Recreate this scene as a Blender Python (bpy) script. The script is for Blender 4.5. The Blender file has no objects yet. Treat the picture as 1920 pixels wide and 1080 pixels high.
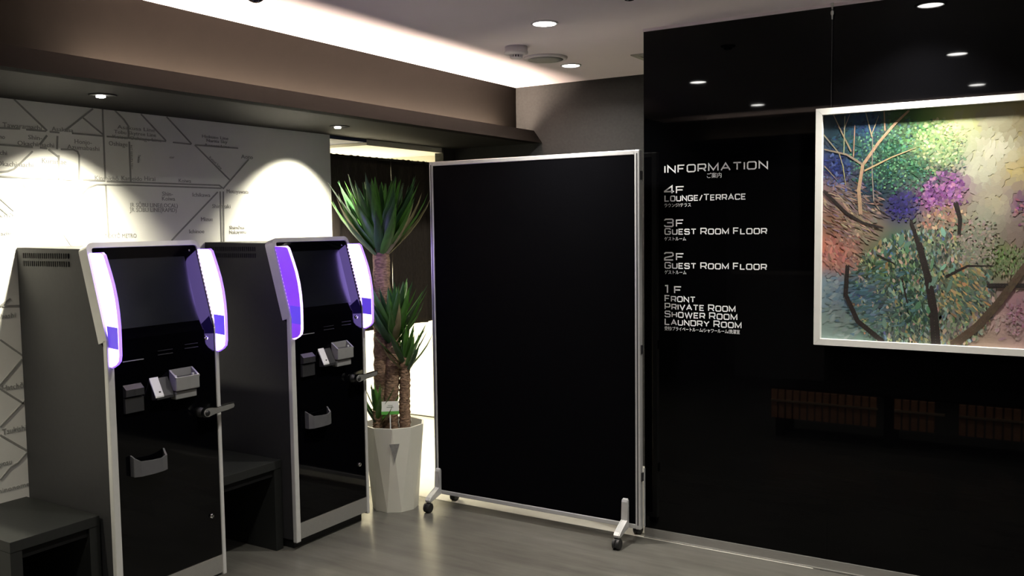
import bpy, bmesh, math, random
from mathutils import Vector, Matrix

# ------------------------------------------------------------------ camera
S = bpy.context.scene
COL = S.collection
FPX = 1684.37
PITCH, ROLL, YAW = 0.06963, -0.01306, 0.55353
CAM = Vector((0.0, 0.0, 1.5))
_fw = Vector((-math.sin(YAW), math.cos(YAW), 0)); _rt = Vector((math.cos(YAW), math.sin(YAW), 0)); _up = Vector((0, 0, 1))
_f2 = _fw*math.cos(PITCH) - _up*math.sin(PITCH); _u2 = _up*math.cos(PITCH) + _fw*math.sin(PITCH)
CF = _f2; CR = _rt*math.cos(ROLL) + _u2*math.sin(ROLL); CU = _u2*math.cos(ROLL) - _rt*math.sin(ROLL)
cd = bpy.data.cameras.new('camera'); cam = bpy.data.objects.new('camera', cd); COL.objects.link(cam)
cd.sensor_width = 36.0; cd.lens = FPX/1920*36.0; cd.clip_start = 0.02
M = Matrix((CR, CU, -CF)).transposed().to_4x4(); M.translation = CAM
cam.matrix_world = M
S.camera = cam

# ------------------------------------------------------------------ world, exposure
w = bpy.data.worlds.new('world'); S.world = w; w.use_nodes = True
w.node_tree.nodes['Background'].inputs[0].default_value = (0.02, 0.02, 0.02, 1)
w.node_tree.nodes['Background'].inputs[1].default_value = 0.1
S.view_settings.view_transform = 'Standard'; S.view_settings.look = 'None'
S.view_settings.gamma = 1.0; S.view_settings.use_curve_mapping = False
S.view_settings.exposure = 0.0

# light levels (watts / emission strengths)
P_DOWN = 9.5
P_SPOT = 330.0
E_COVE = 130.0
P_CORR = 130.0

def cast(px, py, axis, v):
    """a pixel of the photograph -> the point where its ray meets the plane axis = v"""
    d = CF + CR*((px-960)/FPX) - CU*((py-540)/FPX)
    t = (v - CAM[axis])/d[axis]
    return CAM + d*t

# ------------------------------------------------------------------ materials
def lin(c):
    return tuple(((x/12.92) if x <= 0.04045 else ((x+0.055)/1.055)**2.4) for x in c)

def mat(name, col, rough=0.5, metal=0.0, spec=0.5, var=0.0, scale=20.0, bump=0.0, stretch=None, emit=None, estr=0.0, coat=0.0, trans=0.0):
    m = bpy.data.materials.new(name); m.use_nodes = True
    nt = m.node_tree; b = nt.nodes['Principled BSDF']
    b.inputs['Base Color'].default_value = (*col, 1); b.inputs['Roughness'].default_value = rough
    b.inputs['Metallic'].default_value = metal; b.inputs['Specular IOR Level'].default_value = spec
    b.inputs['Coat Weight'].default_value = coat
    b.inputs['Transmission Weight'].default_value = trans
    if emit:
        b.inputs['Emission Color'].default_value = (*emit, 1); b.inputs['Emission Strength'].default_value = estr
    if var or bump:
        tc = nt.nodes.new('ShaderNodeTexCoord'); mp = nt.nodes.new('ShaderNodeMapping')
        nz = nt.nodes.new('ShaderNodeTexNoise'); nz.inputs['Scale'].default_value = scale; nz.inputs['Detail'].default_value = 6
        nt.links.new(tc.outputs['Object'], mp.inputs['Vector']); nt.links.new(mp.outputs['Vector'], nz.inputs['Vector'])
        if stretch: mp.inputs['Scale'].default_value = stretch
        if var:
            mx = nt.nodes.new('ShaderNodeMix'); mx.data_type = 'RGBA'
            mx.inputs['A'].default_value = (*[c*(1-var) for c in col], 1); mx.inputs['B'].default_value = (*[min(1, c*(1+var)) for c in col], 1)
            rp = nt.nodes.new('ShaderNodeMapRange'); rp.inputs['From Min'].default_value = 0.3; rp.inputs['From Max'].default_value = 0.7
            nt.links.new(nz.outputs['Fac'], rp.inputs['Value']); nt.links.new(rp.outputs['Result'], mx.inputs['Factor'])
            nt.links.new(mx.outputs['Result'], b.inputs['Base Color'])
        if bump:
            bp = nt.nodes.new('ShaderNodeBump'); bp.inputs['Strength'].default_value = bump; bp.inputs['Distance'].default_value = 0.01
            nt.links.new(nz.outputs['Fac'], bp.inputs['Height']); nt.links.new(bp.outputs['Normal'], b.inputs['Normal'])
    return m

MT = {}
MT['ceiling'] = mat('ceiling_paint', (0.90, 0.82, 0.87), 0.9, var=0.02, scale=3)
MT['brown'] = mat('brown_paint', (0.0064, 0.0052, 0.0044), 0.85, spec=0.04, var=0.06, scale=40, bump=0.04)
MT['soffit'] = mat('dark_soffit_paint', (0.011, 0.0102, 0.009), 0.7, spec=0.12, var=0.06, scale=40, bump=0.05)
MT['backwall'] = mat('charcoal_wallpaper', (0.040, 0.040, 0.0395), 0.75, spec=0.08, var=0.10, scale=60, bump=0.1)
MT['mapwall'] = mat('white_map_panel', (0.76, 0.76, 0.72), 0.5, var=0.015, scale=12)
MT['mapink'] = mat('grey_map_relief', (0.27, 0.27, 0.255), 0.6, var=0.08, scale=60)
MT['white'] = mat('white_wall_paint', (0.80, 0.78, 0.70), 0.8, var=0.02, scale=8)
MT['palefloor'] = mat('pale_floor_tile', (0.74, 0.71, 0.62), 0.5, var=0.05, scale=15)
MT['blue'] = mat('blue_reflected_light_tint', (0.035, 0.045, 0.10), 0.7, var=0.1, scale=8)  # blue of reflected light put into the ceiling strip's colour
MT['blackglass'] = mat('black_glass', (0.0012, 0.0012, 0.0015), 0.025, spec=0.19, var=0.05, scale=3)
MT['kioskgloss'] = mat('black_gloss_panel', (0.001, 0.001, 0.0015), 0.05, spec=0.27, var=0.05, scale=5)
MT['lcd'] = mat('dark_screen', (0.006, 0.007, 0.009), 0.16, spec=0.5, var=0.1, scale=6)
MT['cabinet'] = mat('dark_grey_sheet_metal', (0.030, 0.030, 0.031), 0.45, spec=0.2, var=0.05, scale=50, bump=0.03)
MT['vent'] = mat('black_slot', (0.012, 0.012, 0.012), 0.8, var=0.1)
MT['silver'] = mat('silver_frame', (0.60, 0.60, 0.575), 0.35, metal=0.25, var=0.03, scale=30)
MT['steel'] = mat('brushed_steel', (0.36, 0.355, 0.33), 0.34, metal=0.55, var=0.08, scale=6, stretch=(4, 60, 60))
MT['greyplastic'] = mat('grey_plastic', (0.20, 0.20, 0.197), 0.45, var=0.04, scale=40)
MT['midplastic'] = mat('dark_grey_plastic', (0.022, 0.022, 0.024), 0.45, var=0.05, scale=40)
MT['trayplastic'] = mat('tray_plastic', (0.085, 0.085, 0.09), 0.4, var=0.05, scale=40)
MT['paleplastic'] = mat('pale_plastic', (0.62, 0.62, 0.62), 0.4, var=0.03)
MT['bench'] = mat('charcoal_laminate', (0.017, 0.018, 0.017), 0.5, spec=0.2, var=0.08, scale=70, bump=0.03)
MT['benchdark'] = mat('black_laminate', (0.006, 0.006, 0.006), 0.6, spec=0.1, var=0.08, scale=70)
MT['alu'] = mat('anodised_aluminium', (0.62, 0.62, 0.61), 0.33, metal=0.5, var=0.03, scale=40)
MT['fabric'] = mat('black_fabric', (0.0016, 0.0016, 0.0022), 0.95, spec=0.02, var=0.25, scale=300, bump=0.1)
MT['rubber'] = mat('black_rubber', (0.01, 0.01, 0.01), 0.5, var=0.1)
MT['pot'] = mat('ivory_glazed_pot', (0.66, 0.65, 0.56), 0.4, var=0.03, scale=10)
MT['soil'] = mat('dark_soil', (0.03, 0.02, 0.013), 0.95, var=0.4, scale=60, bump=0.8)
MT['bark'] = mat('yucca_bark', (0.20, 0.125, 0.075), 0.9, var=0.55, scale=45, bump=0.9, stretch=(1, 1, 2.2))
MT['leafa'] = mat('green_leaf', (0.055, 0.17, 0.022), 0.38, var=0.3, scale=14, stretch=(6, 6, 1))
MT['leafb'] = mat('dark_green_leaf', (0.028, 0.085, 0.028), 0.42, var=0.3, scale=14, stretch=(6, 6, 1))
MT['leafdry'] = mat('dry_leaf', (0.28, 0.25, 0.13), 0.6, var=0.3, scale=14)
MT['tag'] = mat('white_card', (0.8, 0.8, 0.76), 0.6, var=0.02)
MT['taggreen'] = mat('green_print', (0.10, 0.42, 0.06), 0.6, var=0.05)
MT['tagink'] = mat('grey_print', (0.3, 0.34, 0.28), 0.6, var=0.05)
MT['logo'] = mat('grey_triangle_plate', (0.30, 0.30, 0.285), 0.35, metal=0.4, var=0.2, scale=90)
MT['noren'] = mat('dark_linen', (0.048, 0.039, 0.032), 0.9, spec=0.2, var=0.35, scale=40, bump=0.3, stretch=(9, 9, 0.8))
MT['lettering'] = mat('white_vinyl_lettering', (0.95, 0.95, 0.95), 0.5, var=0.01)
MT['frame'] = mat('white_picture_frame', (0.80, 0.79, 0.74), 0.4, var=0.02)
MT['whiteplastic'] = mat('white_plastic', (0.82, 0.79, 0.80), 0.45, var=0.02)
MT['speaker'] = mat('grey_grille', (0.42, 0.42, 0.40), 0.7, var=0.06, scale=200)
MT['dome'] = mat('black_dome', (0.008, 0.008, 0.008), 0.12, var=0.1)
MT['lamp'] = mat('lamp_diffuser', (1, 1, 1), 0.5, emit=(1.0, 0.98, 0.93), estr=75.0)
MT['spotlamp'] = mat('spot_lamp_face', (1, 1, 1), 0.5, emit=(1.0, 0.95, 0.82), estr=20.0)
MT['cove'] = mat('cove_led', (1, 1, 1), 0.5, emit=(1.0, 0.80, 0.62), estr=E_COVE)
MT['finface'] = mat('lit_acrylic_face', (0.6, 0.5, 0.9), 0.4, emit=(0.42, 0.29, 1.0), estr=7.0)
MT['finrim'] = mat('lit_acrylic_rim', (0.6, 0.5, 0.9), 0.4, emit=(0.28, 0.11, 1.0), estr=1.5)
MT['finpurple'] = mat('purple_acrylic_face', (0.3, 0.1, 0.6), 0.3, emit=(0.17, 0.035, 0.68), estr=0.95, var=0.1, scale=18)
MT['finrim2'] = mat('bright_acrylic_rim', (0.6, 0.5, 0.9), 0.3, emit=(0.80, 0.60, 1.0), estr=1.6)
MT['finblue'] = mat('blue_acrylic_window', (0.1, 0.08, 0.5), 0.3, emit=(0.10, 0.045, 0.62), estr=1.0)
MT['chrome'] = mat('chrome', (0.75, 0.75, 0.75), 0.12, metal=1.0, var=0.02)
MT['leverdark'] = mat('dark_lever_metal', (0.20, 0.20, 0.19), 0.35, metal=0.3, var=0.04)
MT['grille'] = mat('beige_grille', (0.42, 0.41, 0.36), 0.6, var=0.05)
MT['wood'] = mat('red_brown_wood', (0.74, 0.36, 0.20), 0.45, var=0.3, scale=10, stretch=(2, 2, 14))
MT['woodpale'] = mat('pale_wood_rail', (0.55, 0.40, 0.26), 0.45, var=0.2, scale=10)
MT['greywall'] = mat('grey_wall_paint', (0.22, 0.22, 0.215), 0.8, var=0.03, scale=10)
MT['darkwall'] = mat('dark_wall_paint', (0.03, 0.029, 0.027), 0.8, var=0.05, scale=10)

def floor_material():
    m = bpy.data.materials.new('grey_vinyl_floor'); m.use_nodes = True; nt = m.node_tree; b = nt.nodes['Principled BSDF']
    tc = nt.nodes.new('ShaderNodeTexCoord'); mp = nt.nodes.new('ShaderNodeMapping'); mp.inputs['Scale'].default_value = (0.7, 5.0, 1)
    n1 = nt.nodes.new('ShaderNodeTexNoise'); n1.inputs['Scale'].default_value = 3.0; n1.inputs['Detail'].default_value = 9; n1.inputs['Roughness'].default_value = 0.62
    n2 = nt.nodes.new('ShaderNodeTexNoise'); n2.inputs['Scale'].default_value = 1.7; n2.inputs['Detail'].default_value = 3
    nt.links.new(tc.outputs['Object'], mp.inputs['Vector']); nt.links.new(mp.outputs['Vector'], n1.inputs['Vector'])
    nt.links.new(tc.outputs['Object'], n2.inputs['Vector'])
    ad = nt.nodes.new('ShaderNodeMath'); ad.operation = 'ADD'; nt.links.new(n1.outputs['Fac'], ad.inputs[0]); nt.links.new(n2.outputs['Fac'], ad.inputs[1])
    cr = nt.nodes.new('ShaderNodeValToRGB'); cr.color_ramp.elements[0].position = 0.38; cr.color_ramp.elements[1].position = 0.62
    cr.color_ramp.elements[0].color = (0.070, 0.067, 0.058, 1); cr.color_ramp.elements[1].color = (0.108, 0.104, 0.090, 1)
    hf = nt.nodes.new('ShaderNodeMath'); hf.operation = 'MULTIPLY'; hf.inputs[1].default_value = 0.5
    nt.links.new(ad.outputs[0], hf.inputs[0]); nt.links.new(hf.outputs[0], cr.inputs['Fac']); nt.links.new(cr.outputs['Color'], b.inputs['Base Color'])
    b.inputs['Roughness'].default_value = 0.27; b.inputs['Specular IOR Level'].default_value = 0.45
    bp = nt.nodes.new('ShaderNodeBump'); bp.inputs['Strength'].default_value = 0.05; bp.inputs['Distance'].default_value = 0.004
    nt.links.new(n1.outputs['Fac'], bp.inputs['Height']); nt.links.new(bp.outputs['Normal'], b.inputs['Normal'])
    return m
MT['floor'] = floor_material()

# ------------------------------------------------------------------ mesh helpers
def link(name, me, m, parent=None, loc=None):
    o = bpy.data.objects.new(name, me); COL.objects.link(o)
    for x in (m if isinstance(m, (list, tuple)) else [m]):
        if x is not None: me.materials.append(x)
    if loc is not None: o.location = loc
    if parent is not None: o.parent = parent
    return o

def obj(name, bm, m, parent=None, smooth=False, loc=None):
    me = bpy.data.meshes.new(name)
    bmesh.ops.recalc_face_normals(bm, faces=bm.faces[:])
    bm.to_mesh(me); bm.free()
    if smooth:
        for p in me.polygons: p.use_smooth = True
    return link(name, me, m, parent, loc)

def bx(bm, x0, x1, y0, y1, z0, z1, bev=0.0, seg=2):
    r = bmesh.ops.create_cube(bm, size=1.0)
    vs = r['verts']
    for v in vs:
        v.co = Vector(((x0+x1)/2 + v.co.x*(x1-x0), (y0+y1)/2 + v.co.y*(y1-y0), (z0+z1)/2 + v.co.z*(z1-z0)))
    if bev:
        es = list({e for v in vs for e in v.link_edges})
        bmesh.ops.bevel(bm, geom=es, offset=bev, segments=seg, affect='EDGES', profile=0.5)
    return bm

def box(name, x0, x1, y0, y1, z0, z1, m, parent=None, bev=0.0):
    return obj(name, bx(bmesh.new(), x0, x1, y0, y1, z0, z1, bev), m, parent)

def prism(bm, pts, axis, a, b):
    """polygon pts (2-D, the two other axes in x,y,z order) extruded along axis from a to b"""
    def mk(p, t):
        l = [p[0], p[1]]; l.insert(axis, t); return Vector(l)
    A = [bm.verts.new(mk(p, a)) for p in pts]; B = [bm.verts.new(mk(p, b)) for p in pts]
    n = len(pts); bm.faces.new(A); bm.faces.new(B[::-1])
    for i in range(n): bm.faces.new((A[i], B[i], B[(i+1) % n], A[(i+1) % n]))
    return bm

def ring_stack(bm, rings, cap=True):
    """join a list of equal-length vertex rings into a tube"""
    R = [[bm.verts.new(p) for p in r] for r in rings]
    n = len(R[0])
    for a, b in zip(R, R[1:]):
        for i in range(n): bm.faces.new((a[i], a[(i+1) % n], b[(i+1) % n], b[i]))
    if cap: bm.faces.new(R[0][::-1]); bm.faces.new(R[-1])
    return bm

def lathe(bm, prof, n=32, c=(0, 0, 0)):
    rings = [[Vector((c[0]+r*math.cos(2*math.pi*i/n), c[1]+r*math.sin(2*math.pi*i/n), c[2]+z)) for i in range(n)] for r, z in prof]
    return ring_stack(bm, rings)

def tube(bm, pts, rad, n=10):
    pts = [Vector(p) for p in pts]; rings = []
    if not isinstance(rad, (list, tuple)): rad = [rad]*len(pts)
    for i, p in enumerate(pts):
        t = (pts[min(i+1, len(pts)-1)] - pts[max(i-1, 0)]).normalized()
        u = t.cross(Vector((0, 0, 1)) if abs(t.z) < 0.9 else Vector((1, 0, 0))).normalized(); v = t.cross(u)
        rings.append([p + (u*math.cos(2*math.pi*k/n) + v*math.sin(2*math.pi*k/n))*rad[i] for k in range(n)])
    return ring_stack(bm, rings)

def tag(o, label, cat, group=None):
    o['label'] = label; o['category'] = cat
    if group: o['group'] = group
    return o

def thing(name, loc, label, cat, group=None):
    o = bpy.data.objects.new(name, None); o.empty_display_size = 0.1; COL.objects.link(o); o.location = loc
    return tag(o, label, cat, group)

def struct(o, label=None):
    o['kind'] = 'structure'
    if label: o['label'] = label
    return o

# ------------------------------------------------------------------ the setting
XM = -3.585          # map wall
XB = -3.09           # bulkhead face
YR = 3.92            # black glass wall
YB = 5.08            # wall at the back
ZC = 2.395           # ceiling
ZS = 2.027           # soffit over the machines
YF = -1.5            # wall behind the viewer
XS = 3.0             # wall to the right of the viewer

struct(box('floor', XM-0.1, XS, YF, 3.905, -0.05, 0.0, MT['floor']), 'grey brown streaked vinyl floor')
struct(box('floor_alcove', -6.2, -0.9, 3.905, 5.3, -0.05, 0.001, MT['palefloor']), 'pale cream floor behind the partition')
struct(box('floor_corridor', -6.2, XM-0.1, 3.0, 3.905, -0.05, 0.0, MT['palefloor']), 'pale cream corridor floor')
struct(box('ceiling', XB-0.5, XS, 0.24, 5.2, ZC, ZC+0.08, MT['ceiling']), 'white ceiling with downlights')
bm = bmesh.new(); bx(bm, XB-0.5, XS, YF, 0.24, 2.18, ZC+0.08)
struct(obj('ceiling_rear', bm, MT['darkwall']), 'dark lowered ceiling behind the viewer')

# bulkhead with the cove ledge
bm = bmesh.new(); bx(bm, XM, XB, YF, YB, ZS+0.008, ZC+0.08)
struct(obj('trim_1', bm, MT['brown']), 'brown painted bulkhead along the left of the ceiling')
bm = bmesh.new(); bx(bm, XM-0.015, -2.967, YF, YB, ZS, ZS+0.008)
struct(obj('trim_2', bm, MT['soffit']), 'dark soffit above the two machines')
bm = bmesh.new(); prism(bm, [(-2.967, ZS), (-2.895, ZS), (-2.957, 2.11), (-2.967, 2.11)], 1, YF, YB)
struct(obj('trim_3', bm, MT['brown']), 'sloping brown lip that hides the cove light')
cv = tag(box('cove_light_strip', -3.066, -2.975, 2.0, 4.86, ZS+0.009, ZS+0.018, MT['cove']), 'warm cove light strip lying on the ledge below the white ceiling', 'light strip')

# rear cove over the viewer's back (seen mirrored in the black glass)
bm = bmesh.new(); bx(bm, -2.9, XS, 0.24, 0.36, 2.15, 2.16); bx(bm, -2.9, XS, 0.35, 0.36, 2.15, 2.21)
struct(obj('trim_4', bm, MT['soffit']))
tag(box('cove_light_strip', -2.7, 2.9, 0.30, 0.312, 2.161, 2.168, mat('cove_led_dim', (1, 1, 1), 0.5, emit=(1.0, 0.8, 0.62), estr=70.0)), 'cove light strip behind the viewer, mirrored in the black wall', 'light strip')

# map wall
wl = struct(box('wall_left', XM-0.07, XM, 0.6, 3.85, 0, ZS, MT['mapwall']), 'white wall with a raised grey railway map')
struct(box('wall_left_rear', XM-0.07, XM, YF, 0.6, 0, ZS+0.01, MT['darkwall']))
# back wall, corridor and the openings
struct(box('wall_back', -3.655, -0.9, YB, YB+0.1, 0, ZC+0.05, MT['backwall']), 'charcoal wall behind the partition')
struct(box('wall_jamb', XM-0.07, XM, 4.945, YB, 0, ZS, MT['backwall']), 'charcoal door jamb beside the dark curtain')
struct(box('ceiling_corridor_rear', -6.2, XM-0.071, 4.944, YB, 1.992, 2.026, MT['white']))
cw = struct(box('wall_corridor', -6.2, -3.655, YB, YB+0.1, 0, 2.1, MT['white']), 'white wall beyond the dark curtain')
box('wall_joint', -6.2, -3.656, YB-0.004, YB+0.001, 0.140, 0.148, MT['darkwall'], cw)
struct(box('wall_corridor_end', -6.3, -6.2, 3.0, 5.2, 0, 2.1, MT['white']))
struct(box('wall_corridor_side', -6.2, XM-0.07, 2.95, 3.05, 0, 2.3, MT['white']))
struct(box('ceiling_corridor', -6.2, XM-0.012, 4.18, 4.944, 1.992, 2.026, MT['white']), 'bright white ceiling beyond the dark curtain')
struct(box('ceiling_corridor_blue', -6.2, XM-0.012, 3.852, 4.18, 2.008, 2.026, MT['blue']), 'ceiling strip above the dark curtain, coloured with blue reflected light')
struct(box('wall_pocket', -3.80, -3.74, 3.80, 4.22, 0, 1.9, MT['darkwall']), 'dark wall end behind the machines')

# black glass wall in panels, steel skirting
XSEAM = -0.846
wr = struct(box('wall_right', -1.685, XS, YR+0.012, YR+0.10, 0, ZC, MT['darkwall']), 'black glass wall')
for i, (a, b) in enumerate(((-1.69, XSEAM-0.0004), (XSEAM+0.0004, 0.15), (0.152, 1.15), (1.152, 2.15), (2.152, XS))):
    p = box('glass_panel', a, b, YR, YR+0.012, 0.046, ZC-0.001, MT['blackglass'], wr)
sk = struct(box('baseboard_right', -1.69, XS, YR-0.006, YR+0.012, 0.0, 0.046, MT['steel']), 'brushed steel skirting below the black wall')
box('skirting_foot', -1.69, XS, YR-0.012, YR-0.005, 0.0, 0.006, MT['steel'], sk)
struct(box('trim_6', -1.69, XS, YR-0.008, YR, ZC-0.012, ZC, MT['ceiling']), 'thin white edge where ceiling meets the black wall')
struct(box('trim_7', -1.694, -1.688, YR-0.004, YR+0.02, 0.05, 0.335, MT['paleplastic']), 'short pale edge guard on the corner of the black wall')
struct(box('wall_side', XS, XS+0.1, YF, 5.2, 0, ZC, MT['greywall']))
struct(box('wall_alcove_end', -0.95, -0.9, YR+0.1, YB, 0, ZC, MT['backwall']))
# rear wall with a lighter recess and a counter, seen only as a mirror image in the glass
struct(box('wall_front', XM-0.1, XS, YF-0.1, YF, 0, ZC, MT['darkwall']))
struct(box('door_1', -3.07, -2.19, YF, YF+0.03, 0, 2.06, mat('pale_grey_door', (0.30, 0.31, 0.30), 0.6, var=0.03)), 'pale grey door mirrored in the black wall')

# ------------------------------------------------------------------ map relief on the left wall
def wallpt(px, py, off=0.0):
    p = cast(px, py, 0, XM); return Vector((XM+off, p.y, p.z))

def strip(name, pts, wd, parent, m, th=0.0022):
    """a flat raised band along pixel points on the map wall"""
    P = [wallpt(*q) for q in pts]; bm = bmesh.new(); L = []; R = []
    for i, p in enumerate(P):
        d0 = (P[i]-P[i-1]).normalized() if i else None
        d1 = (P[i+1]-P[i]).normalized() if i < len(P)-1 else None
        t = ((d0 or Vector())+(d1 or Vector())).normalized(); n = Vector((0, -t.z, t.y))
        k = 1.0/max(0.5, n.dot(Vector((0, -(d0 or d1).z, (d0 or d1).y))))
        L.append(p+n*wd/2*k); R.append(p-n*wd/2*k)
    poly = [(q.y, q.z) for q in L] + [(q.y, q.z) for q in R[::-1]]
    prism(bm, poly, 0, XM-0.001, XM+th)
    return obj(name, bm, m, parent)

MAPL = [
 [(-40, 238), (37, 241.7)], [(49, 243), (86, 246)], [(93, 247), (111, 248.7)], [(135, 250), (192, 255)], [(200, 256), (240, 259), (311, 265)],
 [(324, 267), (358, 270.5)], [(366, 272), (446, 278)],
 [(26, 186), (88, 245)], [(174, 204), (122, 245)], [(155.5, 221), (193, 252.6)], [(192, 204), (197, 335.5)], [(198, 347), (203.5, 444)],
 [(107.5, 255), (106.8, 280)], [(114, 279.8), (137, 280.6), (145, 284), (148, 291), (148, 337)],
 [(-40, 268), (61, 276)], [(75, 277), (88, 278.5)], [(91, 280), (109, 294)], [(61, 283.7), (36, 308), (26, 317), (14, 321), (-20, 324)], [(88, 254), (75, 271)],
 [(-40, 329), (110, 335.5)], [(118, 336), (135, 337)], [(155.5, 337), (197, 339)], [(200, 340), (300, 343.6), (411, 347.4), (418, 353)],
 [(110, 291), (110, 367)], [(127, 387), (166, 351), (181, 346), (202, 346), (300, 349), (415, 353)], [(135, 343), (148, 356)],
 [(215, 207), (232, 224), (240, 236), (241, 258)], [(242, 265.5), (245, 341)], [(264, 214), (311, 264)], [(312, 219), (359, 270)], [(365, 272), (430, 337)],
 [(466, 299), (418, 354)], [(408, 360), (329, 443), (318, 455)], [(412.7, 359), (415.6, 453), (415.8, 470)], [(418.5, 359), (419.7, 453), (420, 470)],
 [(0, 637), (41, 666), (60, 680)], [(41, 673.5), (0, 722), (-20, 745)], [(0, 729), (46, 758)], [(48, 750), (0, 801)], [(0, 815.6), (50, 844.5)], [(50, 849), (34, 868), (20, 876), (0, 900)],
 [(19, 560), (0, 574)], [(4, 574), (36, 573)], [(0, 372), (26, 395)], [(0, 390), (15.5, 403)], [(120, 440), (140, 470)],
]
for pts in MAPL:
    steep = abs(pts[-1][0]-pts[0][0]) < 30
    strip('map_line', pts, 0.0068 if not steep else 0.0072, wl, MT['mapink'])

_dg = None
def text_mesh(body):
    c = bpy.data.curves.new('txt', 'FONT'); c.body = body; c.resolution_u = 2
    o = bpy.data.objects.new('txt', c); COL.objects.link(o)
    bpy.context.view_layer.update()
    me = bpy.data.meshes.new_from_object(o.evaluated_get(bpy.context.evaluated_depsgraph_get()))
    bpy.data.objects.remove(o); bpy.data.curves.remove(c)
    return me

def wall_text(name, body, o3, xdir, up, width, cap, m, parent, th=0.0016, caph=0.70):
    """flat raised lettering: width in metres along xdir, cap height cap"""
    me = text_mesh(body)
    xs = [v.co.x for v in me.vertices]; x0, x1 = min(xs), max(xs)
    n = xdir.cross(up)
    sx = width/(x1-x0); sy = cap/caph
    bm = bmesh.new(); bm.from_mesh(me); bpy.data.meshes.remove(me)
    r = bmesh.ops.extrude_face_region(bm, geom=bm.faces[:])
    top = {v for v in r['geom'] if isinstance(v, bmesh.types.BMVert)}
    for v in bm.verts:
        c = v.co.copy(); v.co = o3 + xdir*((c.x-x0)*sx) + up*(c.y*sy) + n*(th if v in top else 0.0002)
    return obj(name, bm, m, parent)

TXT = [
 ('Tawaramachi', 5, 78, 238, 8.5), ('Asakusa', 97, 137, 245, 7.5), ('Shin-', 53, 79, 261, 8), ('Okachimachi', 33, 101, 272, 8),
 ('Honjo-', 140, 172, 269, 8), ('Azumabashi', 126, 186, 279, 8), ('Oshiage', 204, 239, 272.5, 8), ('Kuramae', 79, 124, 306, 9),
 ('Naka-Okachimachi', -40, 62, 309, 9), ('machi', -16, 13, 289, 8), ('Ueno', -14, 9, 259, 8),
 ('Asakusabashi', 39, 108, 352, 7), ('Ryōgoku', 123, 163, 364, 8), ('Kinshichō', 178, 222, 337.5, 8), ('Kameido', 228, 266, 338, 8), ('Hirai', 271, 291, 338.5, 8),
 ('Asakusa Line', 220, 290, 241, 6.5), ('Tobu Skytree Line', 214, 292, 250, 6.5), ('Keisei Oshiage Line', 211, 302, 259, 6.5),
 ('Hokuso Line', 379, 428, 258, 5.5), ('Narita Sky', 387, 426, 266, 5.5), ('Access Line', 383, 430, 274.5, 5.5),
 ('or', 318, 327, 297, 5), ('Koiwa', 335, 358, 342, 7), ('Shin-', 304, 324, 367, 7.5), ('Koiwa', 304, 328, 376, 7.5),
 ('JR SŌBU LINE(LOCAL)', 243, 333, 388, 7.5), ('JR SŌBU LINE(RAPID)', 243, 331, 397, 7.5), ('TŌKYŌ METRO', 196, 256, 446.5, 7.5),
 ('Ichikawa', 361, 394, 368.5, 7), ('Motoyawata', 425, 466, 362, 7), ('Shinozaki', 398, 432, 390, 7), ('Mizue', 377, 399, 414.5, 7), ('Ichinoe', 355, 383, 437.5, 7),
 ('Shimōsa-', 430, 460, 430, 6.5), ('Nakayama', 430, 462, 438.5, 6.5), ('Aoto', 452, 474, 297, 7),
 ('chō', 0, 25, 407, 7), ('machi', -8, 20, 441, 7), ('Nihombashi', -38, 29, 601, 9), ('Hatchōbori', 4, 66, 733, 10), ('Tsukishima', 4, 66, 815, 10), ('Toyosu', -16, 22, 878, 9), ('Shinonome', -10, 56, 927, 8),
]
YD, ZU = Vector((0, 1, 0)), Vector((0, 0, 1))
for body, a, b, base, cap in TXT:
    A = wallpt(a, base); B = wallpt(b, base); H = wallpt(a, base-cap)
    wall_text('station_name', body, Vector((XM, A.y, A.z)), YD, ZU, B.y-A.y, (H-A).length*1.05, MT['mapink'], wl)
for body, (ax, ay), (bx_, by), cap in (('Tobu Kameido Line', (249, 318), (247.5, 272), 5), ('Keisei Line', (392, 296), (414, 318), 5), ('Toei Line', (259, 290), (258, 305), 5)):
    A = wallpt(ax, ay); B = wallpt(bx_, by); d = (B-A); L = d.length; d.normalize()
    wall_text('line_name', body, Vector((XM, A.y, A.z)), d, Vector((1, 0, 0)).cross(d), L, 0.012, MT['mapink'], wl)

# ------------------------------------------------------------------ lamps
def lamp(name, kind, loc, energy, col, target=None, **kw):
    l = bpy.data.lights.new(name, kind); l.energy = energy; l.color = col
    for k, v in kw.items(): setattr(l, k, v)
    o = bpy.data.objects.new(name, l); COL.objects.link(o); o.location = loc
    d = (Vector(target)-Vector(loc)) if target else Vector((0, 0, -1))
    o.rotation_euler = d.to_track_quat('-Z', 'Y').to_euler()
    return o

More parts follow.
